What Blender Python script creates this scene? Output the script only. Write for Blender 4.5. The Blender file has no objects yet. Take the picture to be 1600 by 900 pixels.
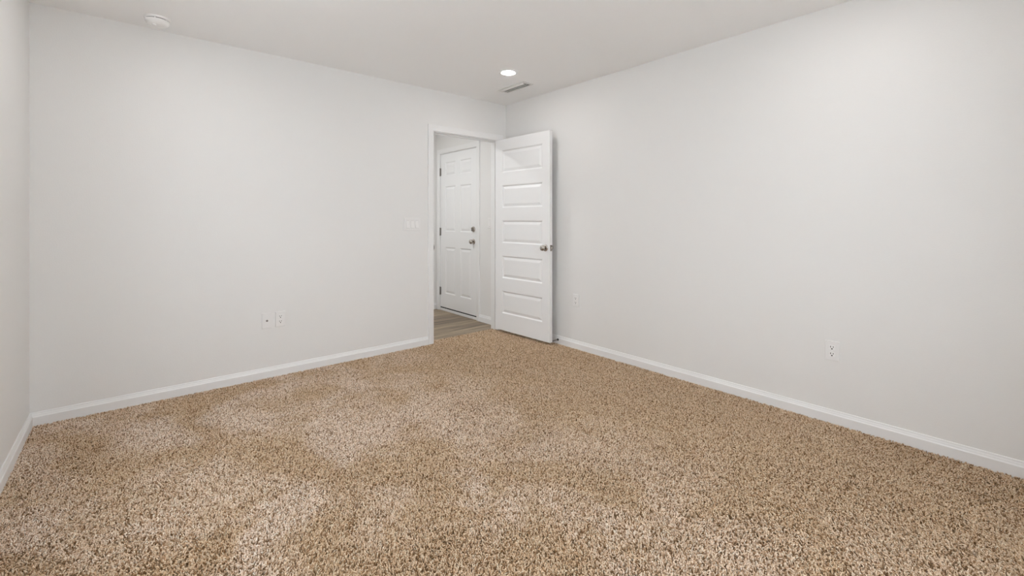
import bpy, bmesh, math, random
from mathutils import Matrix, Vector
random.seed(4)
C = bpy.context.scene.collection
SC = bpy.context.scene
PI = math.pi

# ---------------------------------------------------------------- camera, world, exposure
cam_d = bpy.data.cameras.new('camera')
cam = bpy.data.objects.new('camera', cam_d); C.objects.link(cam)
cam.location = (-3.124, -3.75, 1.19)
cam.rotation_euler = (PI/2, 0, -math.radians(40.55))
cam_d.sensor_fit = 'HORIZONTAL'; cam_d.sensor_width = 36.0
cam_d.lens = 696.5/1600*36.0
cam_d.shift_y = -(450-343.3)/1600
cam_d.clip_start = 0.02
SC.camera = cam

LAMP_STRENGTH = 108.0
LAMP_COLOR = (1.0, 0.965, 0.94)
HALL_STRENGTH = 560.0
SKY_STRENGTH = 7.7
SKY_COLOR = (0.90, 0.955, 1.018)
EXPOSURE = -0.15

w = bpy.data.worlds.new('overcast'); SC.world = w; w.use_nodes = True
bgn = w.node_tree.nodes['Background']
bgn.inputs['Color'].default_value = (*SKY_COLOR, 1); bgn.inputs['Strength'].default_value = SKY_STRENGTH
vs = SC.view_settings
SC.display_settings.display_device = 'sRGB'
vs.view_transform = 'Standard'; vs.look = 'None'; vs.exposure = EXPOSURE; vs.gamma = 1.0; vs.use_curve_mapping = False
SC.cycles.max_bounces = 14; SC.cycles.diffuse_bounces = 9; SC.cycles.transparent_max_bounces = 12
SC.cycles.use_denoising = True

# ---------------------------------------------------------------- dimensions (metres; far right corner of the room is the origin)
W = 3.565          # room width  (x from -W to 0)
L = 4.22           # room length (y from -L to 0)
H = 2.44
T = 0.115          # wall thickness
HALL = 1.455       # hall end wall (y)
JL, JR, JH = -0.907, -0.119, 2.038      # clear doorway: left jamb, right jamb, head
HD0, HD1, HDB, HDT = 0.546, 1.362, 0.042, 2.050   # hall door slab: y range, bottom, top

# ---------------------------------------------------------------- materials
def mat(name, color, rough=0.5, metal=0.0, spec=0.5):
    m = bpy.data.materials.new(name); m.use_nodes = True
    b = m.node_tree.nodes['Principled BSDF']
    b.inputs['Base Color'].default_value = (*color, 1)
    b.inputs['Roughness'].default_value = rough
    b.inputs['Metallic'].default_value = metal
    b.inputs['Specular IOR Level'].default_value = spec
    return m, m.node_tree, b

def add_bump(nt, b, scale, strength, dist, detail=3.0):
    tc = nt.nodes.new('ShaderNodeTexCoord'); n = nt.nodes.new('ShaderNodeTexNoise'); bp = nt.nodes.new('ShaderNodeBump')
    n.inputs['Scale'].default_value = scale; n.inputs['Detail'].default_value = detail
    bp.inputs['Strength'].default_value = strength; bp.inputs['Distance'].default_value = dist
    nt.links.new(tc.outputs['Object'], n.inputs['Vector'])
    nt.links.new(n.outputs['Fac'], bp.inputs['Height']); nt.links.new(bp.outputs['Normal'], b.inputs['Normal'])

M = {}
m, nt, b = mat('wall_paint', (0.82, 0.815, 0.805), 0.55, 0, 0.35); add_bump(nt, b, 140, 0.25, 0.0015); M['wall'] = m
m, nt, b = mat('ceiling_paint', (0.93, 0.925, 0.92), 0.8, 0, 0.2); add_bump(nt, b, 160, 0.25, 0.002); M['ceil'] = m
m, nt, b = mat('trim_enamel', (0.855, 0.855, 0.855), 0.35, 0, 0.5); add_bump(nt, b, 30, 0.05, 0.0005, 1.0); M['trim'] = m
m, nt, b = mat('door_enamel', (0.87, 0.875, 0.88), 0.38, 0, 0.5); add_bump(nt, b, 220, 0.06, 0.0004, 2.0); M['door'] = m
m, nt, b = mat('white_plastic', (0.84, 0.835, 0.83), 0.32); add_bump(nt, b, 60, 0.03, 0.0003, 1.0); M['plastic'] = m
m, nt, b = mat('bright_white_plastic', (0.88, 0.875, 0.87), 0.30); add_bump(nt, b, 60, 0.03, 0.0003, 1.0); M['plastic2'] = m
m, nt, b = mat('satin_nickel', (0.50, 0.46, 0.42), 0.22, 1.0); add_bump(nt, b, 300, 0.03, 0.0002, 1.0); M['nickel'] = m
m, nt, b = mat('dull_steel', (0.30, 0.28, 0.26), 0.38, 1.0); add_bump(nt, b, 300, 0.03, 0.0002, 1.0); M['steel'] = m
m, nt, b = mat('black_rubber', (0.012, 0.012, 0.012), 0.6); add_bump(nt, b, 200, 0.05, 0.0003, 1.0); M['black'] = m
m, nt, b = mat('painted_cavity', (0.32, 0.31, 0.30), 0.9, 0, 0.1); M['cavity_shade'] = m  # grey that stands in for the shade inside openings and seams
m, nt, b = mat('white_vent_metal', (0.80, 0.79, 0.77), 0.45); M['vent'] = m
m, nt, b = mat('detector_plastic', (0.92, 0.91, 0.90), 0.4); M['detector'] = m

# glass: thin sheet, mostly clear with a fresnel reflection
m = bpy.data.materials.new('window_glass'); m.use_nodes = True; nt = m.node_tree
nt.nodes.remove(nt.nodes['Principled BSDF'])
tr = nt.nodes.new('ShaderNodeBsdfTransparent'); gl = nt.nodes.new('ShaderNodeBsdfGlossy'); mx = nt.nodes.new('ShaderNodeMixShader'); fr = nt.nodes.new('ShaderNodeFresnel')
tr.inputs['Color'].default_value = (0.98, 0.985, 0.98, 1); gl.inputs['Roughness'].default_value = 0.02
gm = nt.nodes.new('ShaderNodeNewGeometry'); im = nt.nodes.new('ShaderNodeMath'); im.operation = 'MULTIPLY_ADD'; im.inputs[1].default_value = 1/1.5-1.5; im.inputs[2].default_value = 1.5
nt.links.new(gm.outputs['Backfacing'], im.inputs[0]); nt.links.new(im.outputs[0], fr.inputs['IOR'])      # same reflectance seen from either side of the sheet
nt.links.new(fr.outputs[0], mx.inputs[0]); nt.links.new(tr.outputs[0], mx.inputs[1]); nt.links.new(gl.outputs[0], mx.inputs[2])
nt.links.new(mx.outputs[0], nt.nodes['Material Output'].inputs['Surface']); M['glass'] = m

def emitter(name, color, strength):
    m = bpy.data.materials.new(name); m.use_nodes = True; nt = m.node_tree
    b = nt.nodes['Principled BSDF']
    b.inputs['Base Color'].default_value = (0.9, 0.9, 0.9, 1)
    b.inputs['Emission Color'].default_value = (*color, 1); b.inputs['Emission Strength'].default_value = strength
    return m
M['lens'] = emitter('lit_diffuser', LAMP_COLOR, LAMP_STRENGTH)
M['lens_hall_fill'] = emitter('hall_fill_diffuser', (0.99, 1.0, 1.0), HALL_STRENGTH)

# unseen ground outside, made pale to bounce daylight onto the ceiling
m, nt, b = mat('bounce_ground', (0.86, 0.855, 0.85), 0.9); add_bump(nt, b, 20, 0.2, 0.002); M['ground_bounce'] = m

# carpet backing and yarn
m, nt, b = mat('carpet_backing', (0.25, 0.17, 0.10), 0.95, 0, 0.1); M['backing'] = m
m, nt, b = mat('carpet_yarn', (0.4, 0.3, 0.2), 0.9, 0, 0.15)
oi = nt.nodes.new('ShaderNodeObjectInfo'); rp = nt.nodes.new('ShaderNodeValToRGB')
# paler patches paint the shading of leaning pile into the yarn, mostly left
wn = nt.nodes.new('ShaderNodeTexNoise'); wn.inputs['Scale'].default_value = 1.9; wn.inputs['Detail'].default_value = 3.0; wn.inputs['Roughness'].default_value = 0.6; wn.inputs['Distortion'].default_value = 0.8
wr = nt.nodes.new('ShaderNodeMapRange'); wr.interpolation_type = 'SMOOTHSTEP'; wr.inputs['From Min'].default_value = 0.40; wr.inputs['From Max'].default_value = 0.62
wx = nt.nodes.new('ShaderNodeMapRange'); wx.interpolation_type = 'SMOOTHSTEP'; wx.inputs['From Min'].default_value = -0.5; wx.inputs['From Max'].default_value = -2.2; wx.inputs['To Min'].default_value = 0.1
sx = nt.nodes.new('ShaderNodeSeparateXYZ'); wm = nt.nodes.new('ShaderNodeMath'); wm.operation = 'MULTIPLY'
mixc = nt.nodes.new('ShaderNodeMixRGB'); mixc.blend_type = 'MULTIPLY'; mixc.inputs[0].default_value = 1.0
tint = nt.nodes.new('ShaderNodeMixRGB'); tint.inputs[1].default_value = (0.88, 0.83, 0.745, 1); tint.inputs[2].default_value = (1.05, 1.08, 1.15, 1)  # golden tint, strongest on the right, paints mixed room light into the yarn
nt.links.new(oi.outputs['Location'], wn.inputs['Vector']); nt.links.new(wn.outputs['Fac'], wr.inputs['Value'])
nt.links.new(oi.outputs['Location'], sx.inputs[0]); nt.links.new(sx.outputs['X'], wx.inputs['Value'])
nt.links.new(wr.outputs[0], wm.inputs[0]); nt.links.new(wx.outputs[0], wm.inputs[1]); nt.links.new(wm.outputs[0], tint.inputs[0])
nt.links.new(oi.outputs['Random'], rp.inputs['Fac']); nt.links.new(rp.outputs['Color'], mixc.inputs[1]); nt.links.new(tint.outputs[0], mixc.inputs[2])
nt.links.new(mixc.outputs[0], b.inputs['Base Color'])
els = rp.color_ramp.elements
stops = [(0.0, (0.20, 0.115, 0.055)), (0.13, (0.38, 0.245, 0.14)), (0.40, (0.74, 0.565, 0.405)), (0.8, (0.86, 0.715, 0.575)), (1.0, (0.92, 0.83, 0.70))]
els[0].position, els[0].color = stops[0][0], (*stops[0][1], 1); els[1].position, els[1].color = stops[-1][0], (*stops[-1][1], 1)
for p, c in stops[1:-1]:
    e = els.new(p); e.color = (*c, 1)
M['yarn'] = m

# hall planks: grey-brown vinyl boards running along x
m, nt, b = mat('vinyl_plank', (0.35, 0.28, 0.2), 0.38)
tc = nt.nodes.new('ShaderNodeTexCoord'); br = nt.nodes.new('ShaderNodeTexBrick')
br.inputs['Scale'].default_value = 1.0; br.inputs['Brick Width'].default_value = 1.22; br.inputs['Row Height'].default_value = 0.15
br.inputs['Mortar Size'].default_value = 0.0012; br.inputs['Mortar Smooth'].default_value = 0.3
br.inputs['Color1'].default_value = (0.36, 0.28, 0.19, 1); br.inputs['Color2'].default_value = (0.20, 0.15, 0.098, 1)
br.inputs['Mortar'].default_value = (0.07, 0.05, 0.035, 1); br.offset = 0.37
mp = nt.nodes.new('ShaderNodeMapping'); mp.inputs['Scale'].default_value = (1.6, 26, 1)
ng = nt.nodes.new('ShaderNodeTexNoise'); ng.inputs['Scale'].default_value = 1.0; ng.inputs['Detail'].default_value = 6; ng.inputs['Roughness'].default_value = 0.65
cr = nt.nodes.new('ShaderNodeValToRGB'); cr.color_ramp.elements[0].position = 0.33; cr.color_ramp.elements[0].color = (0.33, 0.31, 0.28, 1)
cr.color_ramp.elements[1].position = 0.66; cr.color_ramp.elements[1].color = (1.5, 1.47, 1.42, 1)
mu = nt.nodes.new('ShaderNodeMixRGB'); mu.blend_type = 'MULTIPLY'; mu.inputs[0].default_value = 1.0
nt.links.new(tc.outputs['Object'], br.inputs['Vector']); nt.links.new(tc.outputs['Object'], mp.inputs['Vector'])
nt.links.new(mp.outputs[0], ng.inputs['Vector']); nt.links.new(ng.outputs['Fac'], cr.inputs['Fac'])
nt.links.new(br.outputs['Color'], mu.inputs[1]); nt.links.new(cr.outputs['Color'], mu.inputs[2]); nt.links.new(mu.outputs[0], b.inputs['Base Color'])
M['plank'] = m

# ---------------------------------------------------------------- mesh helpers
def obj(name, bm, m, parent=None, smooth=False, bevel=0.0):
    bmesh.ops.remove_doubles(bm, verts=bm.verts, dist=1e-6)
    bmesh.ops.recalc_face_normals(bm, faces=bm.faces)
    me = bpy.data.meshes.new(name); bm.to_mesh(me); bm.free()
    if smooth:
        for p in me.polygons: p.use_smooth = True
    o = bpy.data.objects.new(name, me); C.objects.link(o); me.materials.append(m)
    if parent: o.parent = parent
    if bevel:
        md = o.modifiers.new('soft_edges', 'BEVEL'); md.width = bevel; md.segments = 2; md.limit_method = 'ANGLE'; md.angle_limit = 0.6
    if smooth:
        md = o.modifiers.new('split', 'EDGE_SPLIT'); md.split_angle = math.radians(40)
    return o

def tag(o, label=None, cat=None, group=None, kind=None):
    if label: o['label'] = label
    if cat: o['category'] = cat
    if group: o['group'] = group
    if kind: o['kind'] = kind
    return o

def empty(name, loc, rz=0.0):
    o = bpy.data.objects.new(name, None); C.objects.link(o); o.location = loc; o.rotation_euler = (0, 0, rz); o.empty_display_size = 0.05
    return o

def box(bm, x0, x1, y0, y1, z0, z1):
    v = [bm.verts.new((x, y, z)) for z in (z0, z1) for y in (y0, y1) for x in (x0, x1)]
    for f in ((0,2,3,1), (4,5,7,6), (0,1,5,4), (2,6,7,3), (0,4,6,2), (1,3,7,5)):
        bm.faces.new([v[i] for i in f])

def lathe(bm, prof, axis='z', n=40, origin=(0, 0, 0)):
    """prof = [(radius, height)...] turned about an axis ('z' up, 'y' along -y)."""
    rings = []
    def P(r, h, a):
        if axis == 'z': p = (r*math.cos(a), r*math.sin(a), h)
        elif axis == 'y': p = (r*math.cos(a), -h, r*math.sin(a))
        else: p = (h, r*math.cos(a), r*math.sin(a))
        return (p[0]+origin[0], p[1]+origin[1], p[2]+origin[2])
    for r, h in prof:
        if r < 1e-7: rings.append([bm.verts.new(P(0, h, 0))])
        else: rings.append([bm.verts.new(P(r, h, 2*PI*i/n)) for i in range(n)])
    for a, b_ in zip(rings, rings[1:]):
        for i in range(n):
            j = (i+1) % n
            if len(a) == 1 and len(b_) == 1: continue
            if len(a) == 1: bm.faces.new((a[0], b_[i], b_[j]))
            elif len(b_) == 1: bm.faces.new((a[i], a[j], b_[0]))
            else: bm.faces.new((a[i], a[j], b_[j], b_[i]))

def tube(bm, pts, r, n=8):
    pts = [Vector(p) for p in pts]; rings = []
    for i, p in enumerate(pts):
        d = (pts[min(i+1, len(pts)-1)] - pts[max(i-1, 0)]).normalized()
        up = Vector((0, 0, 1)) if abs(d.z) < 0.9 else Vector((1, 0, 0))
        a = d.cross(up).normalized(); c = d.cross(a).normalized()
        rings.append([bm.verts.new(p + r*(math.cos(2*PI*k/n)*a + math.sin(2*PI*k/n)*c)) for k in range(n)])
    for A, B in zip(rings, rings[1:]):
        for k in range(n): bm.faces.new((A[k], A[(k+1) % n], B[(k+1) % n], B[k]))
    bm.faces.new(rings[0][::-1]); bm.faces.new(rings[-1])

def run(bm, p0, p1, out, prof, m0=0.0, m1=0.0):
    """Extrude a (depth, height) profile from p0 to p1 along a wall whose face looks towards out; m0/m1 = 1 mitres an inside corner."""
    p0, p1, out = Vector(p0), Vector(p1), Vector(out); d = (p1-p0).normalized()
    A = [bm.verts.new(p0 + out*a + d*(a*m0) + Vector((0, 0, z))) for a, z in prof]
    B = [bm.verts.new(p1 + out*a - d*(a*m1) + Vector((0, 0, z))) for a, z in prof]
    n = len(prof)
    for i in range(n):
        j = (i+1) % n; bm.faces.new((A[i], A[j], B[j], B[i]))
    bm.faces.new(A[::-1]); bm.faces.new(B)

BASE = [(0.0, -0.012), (0.014, -0.012), (0.014, 0.051), (0.0125, 0.054), (0.0105, 0.0565), (0.0085, 0.064), (0.0065, 0.0685), (0.0055, 0.0745), (0.004, 0.0775), (0.0, 0.078)]

CAS = [(0.0, 0.0), (0.0, 0.009), (0.004, 0.0115), (0.012, 0.0115), (0.016, 0.0125), (0.022, 0.0145), (0.034, 0.0155), (0.046, 0.0165), (0.056, 0.0170), (0.060, 0.0150), (0.060, 0.0)]
def casing(bm, a0, a1, top, place, z0=-0.012, prof=CAS):
    """U-shaped door casing; place(s, d, z) maps along-wall, off-wall, up to a point. Corners are mitred."""
    n = len(prof)
    def strip(fA, fB):
        A = [bm.verts.new(place(*fA(wd, d))) for wd, d in prof]; B = [bm.verts.new(place(*fB(wd, d))) for wd, d in prof]
        for i in range(n):
            j = (i+1) % n; bm.faces.new((A[i], A[j], B[j], B[i]))
        bm.faces.new(A[::-1]); bm.faces.new(B)
    strip(lambda wd, d: (a0-wd, d, z0), lambda wd, d: (a0-wd, d, top+wd))
    strip(lambda wd, d: (a1+wd, d, z0), lambda wd, d: (a1+wd, d, top+wd))
    strip(lambda wd, d: (a0-wd, d, top+wd), lambda wd, d: (a1+wd, d, top+wd))

def panel_door(bm, wd, ht, t, panels):
    """Moulded door slab: x 0..wd, y -t/2..t/2, z 0..ht, with sunk mouldings and raised fields on both faces."""
    xs = sorted({0.0, wd, *[p[0] for p in panels], *[p[1] for p in panels]})
    zs = sorted({0.0, ht, *[p[2] for p in panels], *[p[3] for p in panels]})
    for s in (-1, 1):
        Y = s*t/2
        for i in range(len(xs)-1):
            for k in range(len(zs)-1):
                cx, cz = (xs[i]+xs[i+1])/2, (zs[k]+zs[k+1])/2
                if any(p[0] < cx < p[1] and p[2] < cz < p[3] for p in panels): continue
                bm.faces.new([bm.verts.new(q) for q in ((xs[i], Y, zs[k]), (xs[i+1], Y, zs[k]), (xs[i+1], Y, zs[k+1]), (xs[i], Y, zs[k+1]))])
        for (x0, x1, z0, z1) in panels:
            prev = None
            for ins, dep in ((0, 0), (0.003, 0.0008), (0.008, 0.0045), (0.012, 0.0085), (0.017, 0.0088), (0.021, 0.0078), (0.040, 0.0022), (0.043, 0.0016)):
                y = Y - s*dep
                ring = [bm.verts.new(q) for q in ((x0+ins, y, z0+ins), (x1-ins, y, z0+ins), (x1-ins, y, z1-ins), (x0+ins, y, z1-ins))]
                if prev:
                    for q in range(4): bm.faces.new((prev[q], prev[(q+1) % 4], ring[(q+1) % 4], ring[q]))
                prev = ring
            bm.faces.new(prev)
    h = t/2
    for i in range(len(xs)-1):
        for z in (0.0, ht): bm.faces.new([bm.verts.new(q) for q in ((xs[i], -h, z), (xs[i+1], -h, z), (xs[i+1], h, z), (xs[i], h, z))])
    for k in range(len(zs)-1):
        for x in (0.0, wd): bm.faces.new([bm.verts.new(q) for q in ((x, -h, zs[k]), (x, h, zs[k]), (x, h, zs[k+1]), (x, -h, zs[k+1]))])

# ---------------------------------------------------------------- the room shell
def struct(name, bm, m, label, parent=None, **k):
    return tag(obj(name, bm, m, parent, **k), label, name.split('_')[0] if not parent else None, kind='structure')

bm = bmesh.new()                                   # far wall with the doorway
box(bm, -W, JL-0.019, 0, T, -0.05, H); box(bm, JR+0.019, 0, 0, T, -0.05, H); box(bm, JL-0.019, JR+0.019, 0, T, JH+0.019, H)
struct('wall_far', bm, M['wall'], 'white painted wall with the open doorway, light switches and two cover plates')
bm = bmesh.new()                                   # right wall, runs on into the hall where the other door stands
box(bm, 0, T, -L-T, HD0-0.025, -0.05, H); box(bm, 0, T, HD1+0.025, HALL+T, -0.05, H); box(bm, 0, T, HD0-0.025, HD1+0.025, HDT+0.025, H)
struct('wall_right', bm, M['wall'], 'long blank white wall on the right behind the open door')
VY0, VY1, VZ0, VZ1 = -2.30, -1.30, 0.50, 2.05
bm = bmesh.new(); box(bm, -W-T, -W, -L-T, VY0, -0.05, H); box(bm, -W-T, -W, VY1, HALL+T, -0.05, H); box(bm, -W-T, -W, VY0, VY1, -0.05, VZ0); box(bm, -W-T, -W, VY0, VY1, VZ1, H)
struct('wall_left', bm, M['wall'], 'narrow sliver of white wall at the left edge')
WX0, WX1, WZ0, WZ1 = -2.70, -1.20, 0.45, 2.05
bm = bmesh.new()
box(bm, -W, WX0, -L-T, -L, -0.05, H); box(bm, WX1, 0, -L-T, -L, -0.05, H); box(bm, WX0, WX1, -L-T, -L, -0.05, WZ0); box(bm, WX0, WX1, -L-T, -L, WZ1, H)
struct('wall_near', bm, M['wall'], 'white wall behind the camera with the window')
bm = bmesh.new(); box(bm, -W, 0, HALL, HALL+T, -0.05, H)
struct('wall_hall', bm, M['wall'], 'white hall wall seen through the doorway')
bm = bmesh.new(); box(bm, -W-T, T, -L-T, HALL+T, H, H+0.1)
struct('ceiling', bm, M['ceil'], 'flat white painted ceiling')
bm = bmesh.new(); box(bm, -W, 0, -L, 0.088, -0.05, -0.008)
struct('floor', bm, M['backing'], 'carpeted bedroom floor')
bm = bmesh.new(); box(bm, -W, T, 0.088, HALL, -0.05, -0.004)
struct('floor_hall', bm, M['plank'], 'grey brown wood plank hall floor beyond the doorway')

# baseboards
def baseboard(name, runs, label):
    bm = bmesh.new()
    for r in runs: run(bm, *r[:3], BASE, *r[3:])
    struct(name, bm, M['trim'], label)
baseboard('baseboard_far', [((-W, 0, 0), (JL-0.065, 0, 0), (0, -1, 0), 1, 0), ((JR+0.065, 0, 0), (0, 0, 0), (0, -1, 0), 0, 1)], 'white baseboard along the doorway wall')
baseboard('baseboard_right', [((0, -L, 0), (0, 0, 0), (-1, 0, 0), 1, 1)], 'white baseboard along the long right wall')
baseboard('baseboard_left', [((-W, -L, 0), (-W, 0, 0), (1, 0, 0), 1, 1)], 'white baseboard at the left edge')
baseboard('baseboard_near', [((-W, -L, 0), (0, -L, 0), (0, 1, 0), 1, 1)], 'white baseboard under the window')
baseboard('baseboard_hall', [((0, T, 0), (0, HD0-0.066, 0), (-1, 0, 0), 1, 0), ((-W, HALL, 0), (0, HALL, 0), (0, -1, 0), 1, 1),
                             ((-W, T, 0), (JL-0.065, T, 0), (0, 1, 0), 1, 0), ((-W, T, 0), (-W, HALL, 0), (1, 0, 0), 1, 1)], 'white baseboard in the hall')

# doorway frame: casing on the room side and the hall side, jamb, stop, strike plate
bm = bmesh.new()
casing(bm, JL-0.005, JR+0.005, JH+0.005, lambda s, d, z: (s, -d, z))
trim1 = struct('trim_1', bm, M['trim'], 'white casing around the open bedroom doorway')
bm = bmesh.new()
casing(bm, JL-0.005, JR+0.005, JH+0.005, lambda s, d, z: (s, T+d, z), -0.004)
obj('hall_casing', bm, M['trim'], trim1)
bm = bmesh.new()
box(bm, JL-0.019, JL, 0, T, -0.012, JH+0.019); box(bm, JR, JR+0.019, 0, T, -0.012, JH+0.019); box(bm, JL, JR, 0, T, JH, JH+0.019)
obj('jamb', bm, M['trim'], trim1, bevel=0.0008)
bm = bmesh.new()
box(bm, JL, JL+0.011, 0.038, 0.072, -0.006, JH-0.011); box(bm, JR-0.011, JR, 0.038, 0.072, -0.006, JH-0.011); box(bm, JL, JR, 0.038, 0.072, JH-0.011, JH)
obj('stop_moulding', bm, M['trim'], trim1, bevel=0.001)
bm = bmesh.new(); box(bm, JL-0.0005, JL+0.0015, -0.003, 0.030, 0.895, 0.953); box(bm, JL-0.007, JL+0.0015, -0.0105, -0.003, 0.908, 0.940)
tag(obj('strike_plate', bm, M['steel'], trim1), 'small metal strike plate')

# unseen windows: near one guessed, left one added to light the right wall. Local frame: inside face of the wall at y = 0, outdoors towards -y
def window(name, loc, rz, wd, WZ0, WZ1, label):
    x0, x1 = -wd/2, wd/2; f = 0.045; y0, y1 = -0.095, -0.025
    bm = bmesh.new()
    box(bm, x0, x0+f, y0, y1, WZ0, WZ1); box(bm, x1-f, x1, y0, y1, WZ0, WZ1); box(bm, x0+f, x1-f, y0, y1, WZ0, WZ0+f); box(bm, x0+f, x1-f, y0, y1, WZ1-f, WZ1)
    box(bm, -0.03, 0.03, y0, y1, WZ0+f, WZ1-f)
    win = struct(name, bm, M['trim'], label, bevel=0.002); win.location = loc; win.rotation_euler = (0, 0, rz)
    zm = (WZ0+WZ1)/2
    for a, b_ in ((x0+f, -0.03), (0.03, x1-f)):
        for z0, z1, yy in ((WZ0+f, zm+0.02, -0.05), (zm-0.02, WZ1-f, -0.075)):
            bm = bmesh.new(); s = 0.035
            box(bm, a, a+s, yy-0.012, yy+0.012, z0, z1); box(bm, b_-s, b_, yy-0.012, yy+0.012, z0, z1)
            box(bm, a+s, b_-s, yy-0.012, yy+0.012, z0, z0+s); box(bm, a+s, b_-s, yy-0.012, yy+0.012, z1-s, z1)
            sash = obj('sash', bm, M['trim'], win, bevel=0.002)
            bm = bmesh.new(); box(bm, a+s, b_-s, yy-0.002, yy+0.002, z0+s, z1-s)
            obj('glass_pane', bm, M['glass'], sash)
    bm = bmesh.new(); box(bm, x0-0.05, x1+0.05, 0, 0.05, WZ0-0.02, WZ0); obj('window_sill', bm, M['trim'], win, bevel=0.003)
window('window_1', ((WX0+WX1)/2, -L, 0), 0, WX1-WX0, WZ0, WZ1, 'white framed double window behind the camera')
window('window_added', (-W, (VY0+VY1)/2, 0), -PI/2, VY1-VY0, VZ0, VZ1, 'unseen white framed double window added in the left wall to light the right wall')  # unseen, added to put more daylight on the right wall
bm = bmesh.new(); v = [bm.verts.new(q) for q in ((-45, -45, -0.3), (45, -45, -0.3), (45, 45, -0.3), (-45, 45, -0.3))]; bm.faces.new(v)
struct('ground', bm, M['ground_bounce'], 'unseen ground outside the windows, made pale to bounce daylight indoors')

# ---------------------------------------------------------------- hardware shared by both doors
def knob(parent, x, z, y, s=1, length=0.058, name='door_knob'):
    """Round knob whose rose sits on the face at y and which points to -y (s=1) or +y (s=-1)."""
    k = bpy.data.objects.new(name, None); k.empty_display_size = 0.03; C.objects.link(k); k.parent = parent; k.location = (x, y, z)
    if s < 0: k.rotation_euler = (0, 0, PI)
    e = length/0.058
    bm = bmesh.new(); lathe(bm, [(0, 0), (0.0325, 0), (0.0325, 0.003), (0.030, 0.0065), (0.022, 0.009), (0.015, 0.0095), (0, 0.0095)], 'y', 36)
    obj('rose', bm, M['nickel'], k, smooth=True)
    bm = bmesh.new(); lathe(bm, [(0, 0.009), (0.0125, 0.009), (0.011, 0.016*e), (0.012, 0.021*e), (0.019, 0.026*e), (0.0255, 0.033*e), (0.0275, 0.041*e), (0.0255, 0.049*e), (0.019, 0.0555*e), (0.010, 0.0578*e), (0, 0.058*e)], 'y', 36)
    obj('grip', bm, M['nickel'], k, smooth=True)
    return k

def hinge(parent, x, y, z, m='steel', h=0.10):
    bm = bmesh.new()
    lathe(bm, [(0, -h/2-0.004), (0.004, -h/2-0.003), (0.0065, -h/2), (0.0065, h/2), (0.004, h/2+0.003), (0, h/2+0.004)], 'z', 16, (x, y, z))
    box(bm, x-0.020, x+0.020, y+0.0035, y+0.006, z-h/2, z+h/2)
    return obj('hinge', bm, M[m], parent, smooth=True)

# open five-panel bedroom door
A = math.radians(2.3); t = 0.035; DW = 0.785; DZ0 = 0.027; DH = 2.009
pz = []
top = DH - 0.115
for i in range(5):
    z1 = top - i*(0.237+0.1325); pz.append((0.107, DW-0.0955, z1-0.237, z1))
bm = bmesh.new(); panel_door(bm, DW, DH, t, pz)
door = struct('door_1', bm, M['door'], 'white five-panel bedroom door standing open against the right wall', bevel=0.0012)
door.location = (JR - t/2*math.cos(A), -0.004 - t/2*math.sin(A), DZ0); door.rotation_euler = (0, 0, A - PI/2)
knob(door, DW-0.057, 0.895, -t/2, 1)
knob(door, DW-0.057, 0.895, t/2, -1, 0.058)
bm = bmesh.new(); box(bm, DW-0.0002, DW+0.0018, -0.0125, 0.0125, 0.895-0.0285, 0.895+0.0285)
lp = obj('latch_plate', bm, M['steel'], door)
bm = bmesh.new()
v = [bm.verts.new(q) for q in ((DW+0.0018, -0.007, 0.887), (DW+0.0018, 0.007, 0.887), (DW+0.0018, 0.007, 0.903), (DW+0.0018, -0.007, 0.903),
                               (DW+0.0045, -0.007, 0.887), (DW+0.0125, 0.006, 0.887), (DW+0.0125, 0.006, 0.903), (DW+0.0045, -0.007, 0.903))]
for q in ((0,1,2,3), (4,5,6,7), (0,1,5,4), (1,2,6,5), (2,3,7,6), (3,0,4,7)): bm.faces.new([v[i] for i in q])
obj('latch_bolt', bm, M['nickel'], lp)
for z in (0.20, 1.0, 1.80):
    bm = bmesh.new(); lathe(bm, [(0, z-0.048), (0.006, z-0.045), (0.006, z+0.045), (0, z+0.048)], 'z', 14, (-0.004, t/2+0.004, 0))
    box(bm, -0.0022, -0.0002, -0.014, t/2+0.002, z-0.045, z+0.045)
    obj('hinge', bm, M['steel'], door, smooth=True)

# six-panel hall door, its frame and threshold
HW = HD1-HD0; HH = HDT-HDB; ht = 0.044
cols = ((0.115, 0.355), (0.461, 0.701)); rows = ((HH-0.290, HH-0.110), (HH-1.015, HH-0.425), (HH-1.825, HH-1.215))
bm = bmesh.new(); panel_door(bm, HW, HH, ht, [(c[0], c[1], r[0], r[1]) for c in cols for r in rows])
hd = struct('door_2', bm, M['door'], 'closed white six-panel door with deadbolt across the hall', bevel=0.0012)
hd.location = (0.002+ht/2, HD1, HDB); hd.rotation_euler = (0, 0, -PI/2)
knob(hd, HW-0.066, 0.885, -ht/2, 1)
db = bpy.data.objects.new('deadbolt', None); db.empty_display_size = 0.03; C.objects.link(db); db.parent = hd; db.location = (HW-0.066, -ht/2, 1.033)
bm = bmesh.new(); lathe(bm, [(0, 0), (0.033, 0), (0.033, 0.004), (0.029, 0.012), (0.020, 0.015), (0, 0.0155)], 'y', 32); obj('escutcheon', bm, M['nickel'], db, smooth=True)
bm = bmesh.new(); lathe(bm, [(0, 0.015), (0.010, 0.015), (0.009, 0.020), (0, 0.021)], 'y', 20); box(bm, -0.0055, 0.0055, -0.034, -0.018, -0.021, 0.021); obj('thumb_turn', bm, M['steel'], db, bevel=0.002)
for z in (0.208, 0.990, 1.778): hinge(hd, -0.003, -ht/2-0.006, z)
bm = bmesh.new(); box(bm, 0.001, HW-0.001, -ht/2+0.001, ht/2-0.006, -0.014, 0.0); obj('door_sweep', bm, M['black'], hd)

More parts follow.
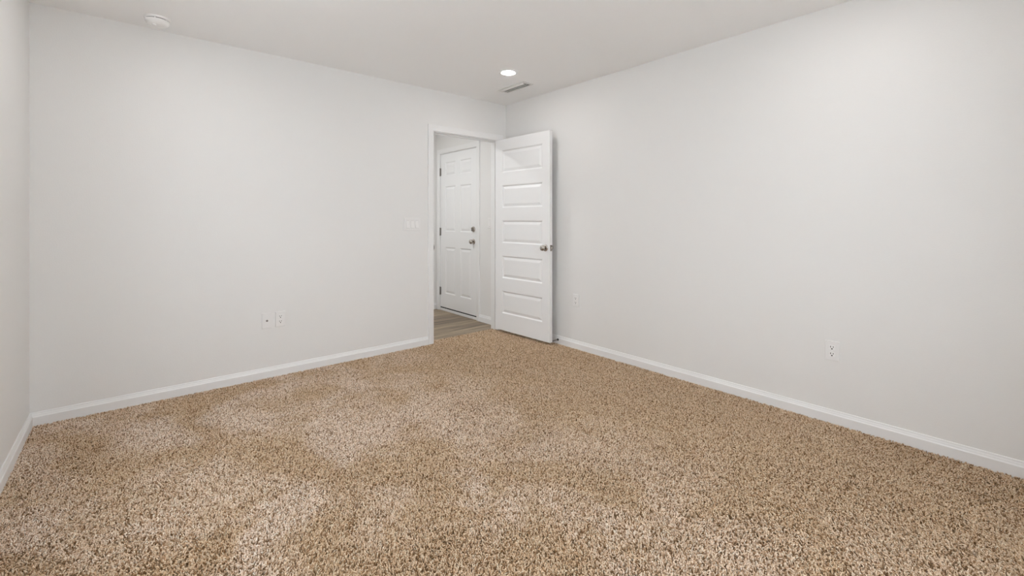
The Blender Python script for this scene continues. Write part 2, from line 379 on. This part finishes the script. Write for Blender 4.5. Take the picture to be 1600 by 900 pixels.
bm = bmesh.new()
casing(bm, HD0-0.006, HD1+0.006, HDT+0.008, lambda s, d, z: (-d, s, z), -0.004)
trim2 = struct('trim_2', bm, M['trim'], 'white casing around the six-panel hall door')
bm = bmesh.new()
box(bm, 0, T, HD0-0.025, HD0-0.003, -0.004, HDT+0.025); box(bm, 0, T, HD1+0.003, HD1+0.025, -0.004, HDT+0.025); box(bm, 0, T, HD0-0.003, HD1+0.003, HDT+0.003, HDT+0.025)
obj('jamb', bm, M['trim'], trim2, bevel=0.001)
bm = bmesh.new()
box(bm, 0.048, 0.06, HD0-0.003, HD0+0.012, 0.033, HDT+0.003); box(bm, 0.048, 0.06, HD1-0.012, HD1+0.003, 0.033, HDT+0.003); box(bm, 0.048, 0.06, HD0+0.012, HD1-0.012, HDT-0.010, HDT+0.003)
obj('stop_moulding', bm, M['trim'], trim2)
bm = bmesh.new(); box(bm, -0.004, T, HD0-0.003, HD1+0.003, -0.004, 0.027); obj('threshold', bm, M['trim'], trim2, bevel=0.003)
bm = bmesh.new(); box(bm, T+0.001, T+0.03, HD0-0.1, HD1+0.1, -0.05, 2.3)
struct('wall_garage', bm, M['cavity_shade'], 'grey slab standing in for the dark space behind the closed hall door')  # solid slab whose grey stands for the darkness behind the door

# ---------------------------------------------------------------- carpet pile: uncountable tufts of twisted yarn
bm = bmesh.new(); v = [bm.verts.new(q) for q in ((-W+0.012, -L+0.012, -0.0078), (-0.012, -L+0.012, -0.0078), (-0.012, -0.012, -0.0078), (-W+0.012, -0.012, -0.0078))]; bm.faces.new(v)
v = [bm.verts.new(q) for q in ((JL+0.002, -0.012, -0.0078), (JR-0.002, -0.012, -0.0078), (JR-0.002, 0.084, -0.0078), (JL+0.002, 0.084, -0.0078))]; bm.faces.new(v)
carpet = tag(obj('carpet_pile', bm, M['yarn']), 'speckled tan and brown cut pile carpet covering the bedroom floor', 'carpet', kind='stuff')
ng_ = bpy.data.node_groups.new('pile', 'GeometryNodeTree')
ng_.interface.new_socket('Geometry', in_out='INPUT', socket_type='NodeSocketGeometry')
ng_.interface.new_socket('Geometry', in_out='OUTPUT', socket_type='NodeSocketGeometry')
N = ng_.nodes; LK = ng_.links.new
gi = N.new('NodeGroupInput'); go = N.new('NodeGroupOutput')
dp = N.new('GeometryNodeDistributePointsOnFaces'); dp.inputs['Density'].default_value = 40000
bz = N.new('GeometryNodeCurveQuadraticBezier'); bz.inputs['Resolution'].default_value = 4
bz.inputs['Start'].default_value = (0, 0, 0); bz.inputs['Middle'].default_value = (0.0004, 0, 0.0074); bz.inputs['End'].default_value = (0.0045, 0, 0.0098)
cc = N.new('GeometryNodeCurvePrimitiveCircle'); cc.inputs['Resolution'].default_value = 6; cc.inputs['Radius'].default_value = 0.00175
cm = N.new('GeometryNodeCurveToMesh'); cm.inputs['Fill Caps'].default_value = True
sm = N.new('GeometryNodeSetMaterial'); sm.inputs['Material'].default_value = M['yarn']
ins = N.new('GeometryNodeInstanceOnPoints')
rv = N.new('FunctionNodeRandomValue'); rv.data_type = 'FLOAT_VECTOR'; rv.inputs[0].default_value = (-0.5, -0.5, 0); rv.inputs[1].default_value = (0.5, 0.5, 6.283)
e1 = N.new('FunctionNodeEulerToRotation'); e2 = N.new('FunctionNodeEulerToRotation'); rr = N.new('FunctionNodeRotateRotation'); rr.rotation_space = 'GLOBAL'
nz = N.new('ShaderNodeTexNoise'); nz.inputs['Scale'].default_value = 1.7; nz.inputs['Detail'].default_value = 2.5; nz.inputs['Roughness'].default_value = 0.55
pos = N.new('GeometryNodeInputPosition')
sub = N.new('ShaderNodeVectorMath'); sub.operation = 'SUBTRACT'; sub.inputs[1].default_value = (0.5, 0.5, 0.5)
mul = N.new('ShaderNodeVectorMath'); mul.operation = 'MULTIPLY'; mul.inputs[1].default_value = (3.0, 3.0, 0.0)
rs = N.new('FunctionNodeRandomValue'); rs.data_type = 'FLOAT'
si = [s for s in rs.inputs if s.enabled]; si[0].default_value = 0.8; si[1].default_value = 1.25
LK(gi.outputs[0], dp.inputs['Mesh']); LK(dp.outputs['Points'], ins.inputs['Points'])
LK(bz.outputs[0], cm.inputs['Curve']); LK(cc.outputs[0], cm.inputs['Profile Curve']); LK(cm.outputs[0], sm.inputs['Geometry']); LK(sm.outputs[0], ins.inputs['Instance'])
LK(rv.outputs[0], e1.inputs[0]); LK(pos.outputs[0], nz.inputs['Vector']); LK(nz.outputs['Color'], sub.inputs[0]); LK(sub.outputs[0], mul.inputs[0]); LK(mul.outputs[0], e2.inputs[0])
LK(e1.outputs[0], rr.inputs[0]); LK(e2.outputs[0], rr.inputs[1]); LK(rr.outputs[0], ins.inputs['Rotation'])
LK([s for s in rs.outputs if s.enabled][0], ins.inputs['Scale']); LK(ins.outputs[0], go.inputs[0])
carpet.modifiers.new('pile', 'NODES').node_group = ng_

# ---------------------------------------------------------------- ceiling fittings
def downlight(x, y, label, lens='lens', group=None):
    o = empty('recessed_light', (x, y, H)); tag(o, label, 'ceiling light', group)
    bm = bmesh.new(); lathe(bm, [(0.084, 0.0), (0.084, -0.003), (0.080, -0.006), (0.060, -0.0070), (0.056, -0.005), (0.056, 0.0)], 'z', 56)
    obj('trim_ring', bm, M['plastic'], o, smooth=True)
    bm = bmesh.new(); lathe(bm, [(0.056, -0.004), (0.051, -0.008), (0.039, -0.011), (0.022, -0.0125), (0, -0.013)], 'z', 48)
    obj('diffuser', bm, M[lens], o, smooth=True)
LG = 'recessed ceiling lights'
downlight(-0.69, -0.857, 'glowing round recessed light in the ceiling just beside the air vent', group=LG)
downlight(-2.86, -0.857, 'recessed ceiling light just out of view near the smoke detector', group=LG)
downlight(-0.69, -3.15, 'recessed ceiling light above the long right wall', group=LG)
downlight(-2.86, -3.15, 'recessed ceiling light above the camera', group=LG)
downlight(-1.35, 0.78, 'unseen recessed ceiling light added to brighten the hall', 'lens_hall_fill')  # added lamp out of view, brightens the hall

v_ = empty('air_vent', (-0.372, -0.575, H)); tag(v_, 'white slatted rectangular air vent in the ceiling by the room corner', 'vent')
bm = bmesh.new(); a, c = 0.070, 0.182; i1, i2 = 0.050, 0.160
for (x0, x1, y0, y1) in ((-a, -i1, -c, c), (i1, a, -c, c), (-i1, i1, -c, -i2), (-i1, i1, i2, c)): box(bm, x0, x1, y0, y1, -0.007, 0)
obj('frame', bm, M['vent'], v_, bevel=0.002)
bm = bmesh.new(); box(bm, -i1, i1, -i2, i2, -0.0015, -0.0002); obj('duct_shade_plate', bm, M['cavity_shade'], v_)  # flat plate, the darkness of the duct is in its colour
for x in (-0.040, -0.012, 0.014, 0.040):
    bm = bmesh.new(); d = 1 if x < -0.03 else -1
    q = [(x-0.007*d, -0.003), (x+0.003*d, -0.0095), (x+0.0085*d, -0.0125), (x+0.0085*d, -0.0160), (x+0.0097*d, -0.0160), (x+0.0097*d, -0.0115), (x+0.0037*d, -0.0085), (x-0.0063*d, -0.002)]
    P0 = [bm.verts.new((px, -i2, pz_)) for px, pz_ in q]; P1 = [bm.verts.new((px, i2, pz_)) for px, pz_ in q]
    for k in range(8): bm.faces.new((P0[k], P0[(k+1) % 8], P1[(k+1) % 8], P1[k]))
    bm.faces.new(P0[::-1]); bm.faces.new(P1)
    obj('slat', bm, M['vent'], v_)

s_ = empty('smoke_detector', (-2.998, -0.213, H)); tag(s_, 'round white smoke detector on the ceiling near the left corner', 'smoke detector')
bm = bmesh.new(); lathe(bm, [(0, 0), (0.067, 0), (0.067, -0.008), (0.064, -0.012), (0, -0.012)], 'z', 56); obj('base_plate', bm, M['detector'], s_, smooth=True)
bm = bmesh.new(); lathe(bm, [(0.0565, -0.012), (0.0565, -0.016)], 'z', 56); obj('vent_shade_band', bm, M['black'], s_, smooth=True)  # black band paints the shade between base and housing
bm = bmesh.new(); lathe(bm, [(0, -0.016), (0.061, -0.016), (0.0605, -0.024), (0.056, -0.034), (0.048, -0.041), (0.030, -0.0445), (0.0, -0.0455)], 'z', 56); obj('housing', bm, M['detector'], s_, smooth=True)
for k in range(6):
    bm = bmesh.new(); box(bm, 0.054, 0.063, -0.002, 0.002, -0.0162, -0.0118); bmesh.ops.rotate(bm, verts=bm.verts, cent=(0, 0, 0), matrix=Matrix.Rotation(k*PI/3+0.3, 3, 'Z'))
    obj('rib', bm, M['detector'], s_)
bm = bmesh.new(); lathe(bm, [(0.011, -0.0440), (0.011, -0.0475), (0.009, -0.0485), (0, -0.0485)], 'z', 28, (-0.018, -0.012, 0)); obj('test_button', bm, M['plastic'], s_, smooth=True)

# ---------------------------------------------------------------- wall plates
def plate(bm, wd, ht):
    """Cover plate with eased edge; front face looks to -y."""
    r = [(0, 0.0), (0, 0.0035), (0.0015, 0.0055), (0.004, 0.0063)]
    prev = None
    for ins_, d in r:
        ring = [bm.verts.new(q) for q in ((-wd/2+ins_, -d, -ht/2+ins_), (wd/2-ins_, -d, -ht/2+ins_), (wd/2-ins_, -d, ht/2-ins_), (-wd/2+ins_, -d, ht/2-ins_))]
        if prev:
            for k in range(4): bm.faces.new((prev[k], prev[(k+1) % 4], ring[(k+1) % 4], ring[k]))
        else: bm.faces.new(ring[::-1])
        prev = ring
    bm.faces.new(prev)

def screw(parent, x, z):
    bm = bmesh.new(); lathe(bm, [(0, 0.006), (0.0032, 0.006), (0.0030, 0.0072), (0, 0.0076)], 'y', 14, (x, 0, z)); return obj('screw', bm, M['plastic2'], parent, smooth=True)

def outlet(loc, rz, label, group='duplex wall outlets'):
    o = empty('wall_outlet', loc, rz); tag(o, label, 'wall outlet', group)
    bm = bmesh.new(); plate(bm, 0.070, 0.115); obj('cover_plate', bm, M['plastic'], o)
    for z in (0.0195, -0.0195):
        bm = bmesh.new(); pts = []
        for k in range(32):
            an = 2*PI*k/32; x = max(-0.0145, min(0.0145, 0.0172*math.cos(an))); pts.append((x, z + max(-0.0142, min(0.0142, 0.0172*math.sin(an)))))
        f0 = [bm.verts.new((x, -0.0060, zz)) for x, zz in pts]; f1 = [bm.verts.new((x, -0.0080, zz)) for x, zz in pts]
        for k in range(32): bm.faces.new((f0[k], f0[(k+1) % 32], f1[(k+1) % 32], f1[k]))
        bm.faces.new(f1)
        rc = obj('receptacle', bm, M['plastic2'], o)
        for x, hh in ((-0.0064, 0.0046), (0.0064, 0.0038)):
            bm = bmesh.new(); box(bm, x-0.0017, x+0.0017, -0.00815, -0.0075, z+0.0042-hh, z+0.0042+hh); obj('slot', bm, M['black'], rc)
        bm = bmesh.new(); lathe(bm, [(0, 0.0075), (0.0038, 0.0075), (0.0038, 0.00815), (0, 0.00815)], 'y', 16, (0, 0, z-0.0072)); obj('ground_hole', bm, M['black'], rc)
    screw(o, 0, 0); o.scale = (1, 1.25, 1)
    return o
outlet((-2.253, 0, 0.431), 0, 'white duplex outlet right beside the coaxial plate, low on the doorway wall')
outlet((0, -1.011, 0.445), -PI/2, 'white duplex outlet low on the right wall just past the open door')
outlet((0, -2.986, 0.423), -PI/2, 'white duplex outlet alone on the long right wall, farthest from the door')

o = empty('coaxial_plate', (-2.345, 0, 0.430)); tag(o, 'white cable plate with one small dark jack, low on the doorway wall', 'cable outlet')
bm = bmesh.new(); plate(bm, 0.070, 0.115); obj('cover_plate', bm, M['plastic'], o)
bm = bmesh.new(); lathe(bm, [(0, 0.006), (0.0075, 0.006), (0.0075, 0.0085), (0.0050, 0.0085), (0.0050, 0.014), (0, 0.014)], 'y', 18); obj('jack', bm, M['steel'], o, smooth=True)
for z in (0.042, -0.042): screw(o, 0, z)
o.scale = (1, 1.25, 1)

def switch(loc, rz, n, wd, states, label):
    o = empty('light_switch', loc, rz); tag(o, label, 'light switch')
    bm = bmesh.new(); plate(bm, wd, 0.115); obj('cover_plate', bm, M['plastic'], o)
    for k in range(n):
        x = (k-(n-1)/2)*0.046; s = states[k]; bm = bmesh.new()
        yt, yb = (0.0067, 0.0105 + 0.003*(k == 2)) if s else (0.0105, 0.0067)
        q = [(0.0335, yt), (0.0, 0.0075), (-0.0335, yb)]
        Lf = [[bm.verts.new((x+sx*0.0165, -d, z)) for z, d in q] + [bm.verts.new((x+sx*0.0165, -0.005, z)) for z in (-0.0335, 0.0335)] for sx in (-1, 1)]
        for j in range(5): bm.faces.new((Lf[0][j], Lf[0][(j+1) % 5], Lf[1][(j+1) % 5], Lf[1][j]))
        bm.faces.new(Lf[0]); bm.faces.new(Lf[1][::-1])
        rk = obj('rocker', bm, M['plastic2'], o)
        bm = bmesh.new(); box(bm, x-0.0173, x+0.0173, -0.00645, -0.0060, -0.0345, 0.0343); tag(obj('seam_shade', bm, M['cavity_shade'], rk), 'grey insert painting the shaded seam around the rocker')  # raised grey insert, paints the shaded line around the rocker
        for z in (0.0485, -0.0485): screw(o, x, z)
    return o
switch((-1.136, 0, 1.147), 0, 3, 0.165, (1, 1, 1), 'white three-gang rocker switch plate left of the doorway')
switch((0, 0.290, 1.150), -PI/2, 1, 0.070, (0,), 'single white switch plate in the hall beside the six-panel door')

# ---------------------------------------------------------------- spring door stop on the right baseboard
d_ = empty('door_stop', (-0.014, -0.792, 0.043)); tag(d_, 'small dark spring door stop on the baseboard behind the open door', 'door stop')
bm = bmesh.new(); lathe(bm, [(0, 0), (0.011, 0), (0.011, -0.003), (0.007, -0.006), (0, -0.006)], 'x', 20); obj('mount', bm, M['black'], d_, smooth=True)
bm = bmesh.new(); pts = []
for k in range(141):
    u = k/140; an = 2*PI*10*u; c0 = Vector((-0.005-0.062*u, 0.018*u, -0.010*u))
    pts.append(c0 + Vector((0, 0.0048*math.cos(an), 0.0048*math.sin(an))))
tube(bm, pts, 0.0013, 6); obj('spring', bm, M['steel'], d_, smooth=True)
bm = bmesh.new(); lathe(bm, [(0, -0.066), (0.0065, -0.066), (0.0065, -0.0715), (0.004, -0.073), (0, -0.073)], 'x', 18, (0, 0.018, -0.010)); obj('rubber_tip', bm, M['plastic2'], d_, smooth=True)
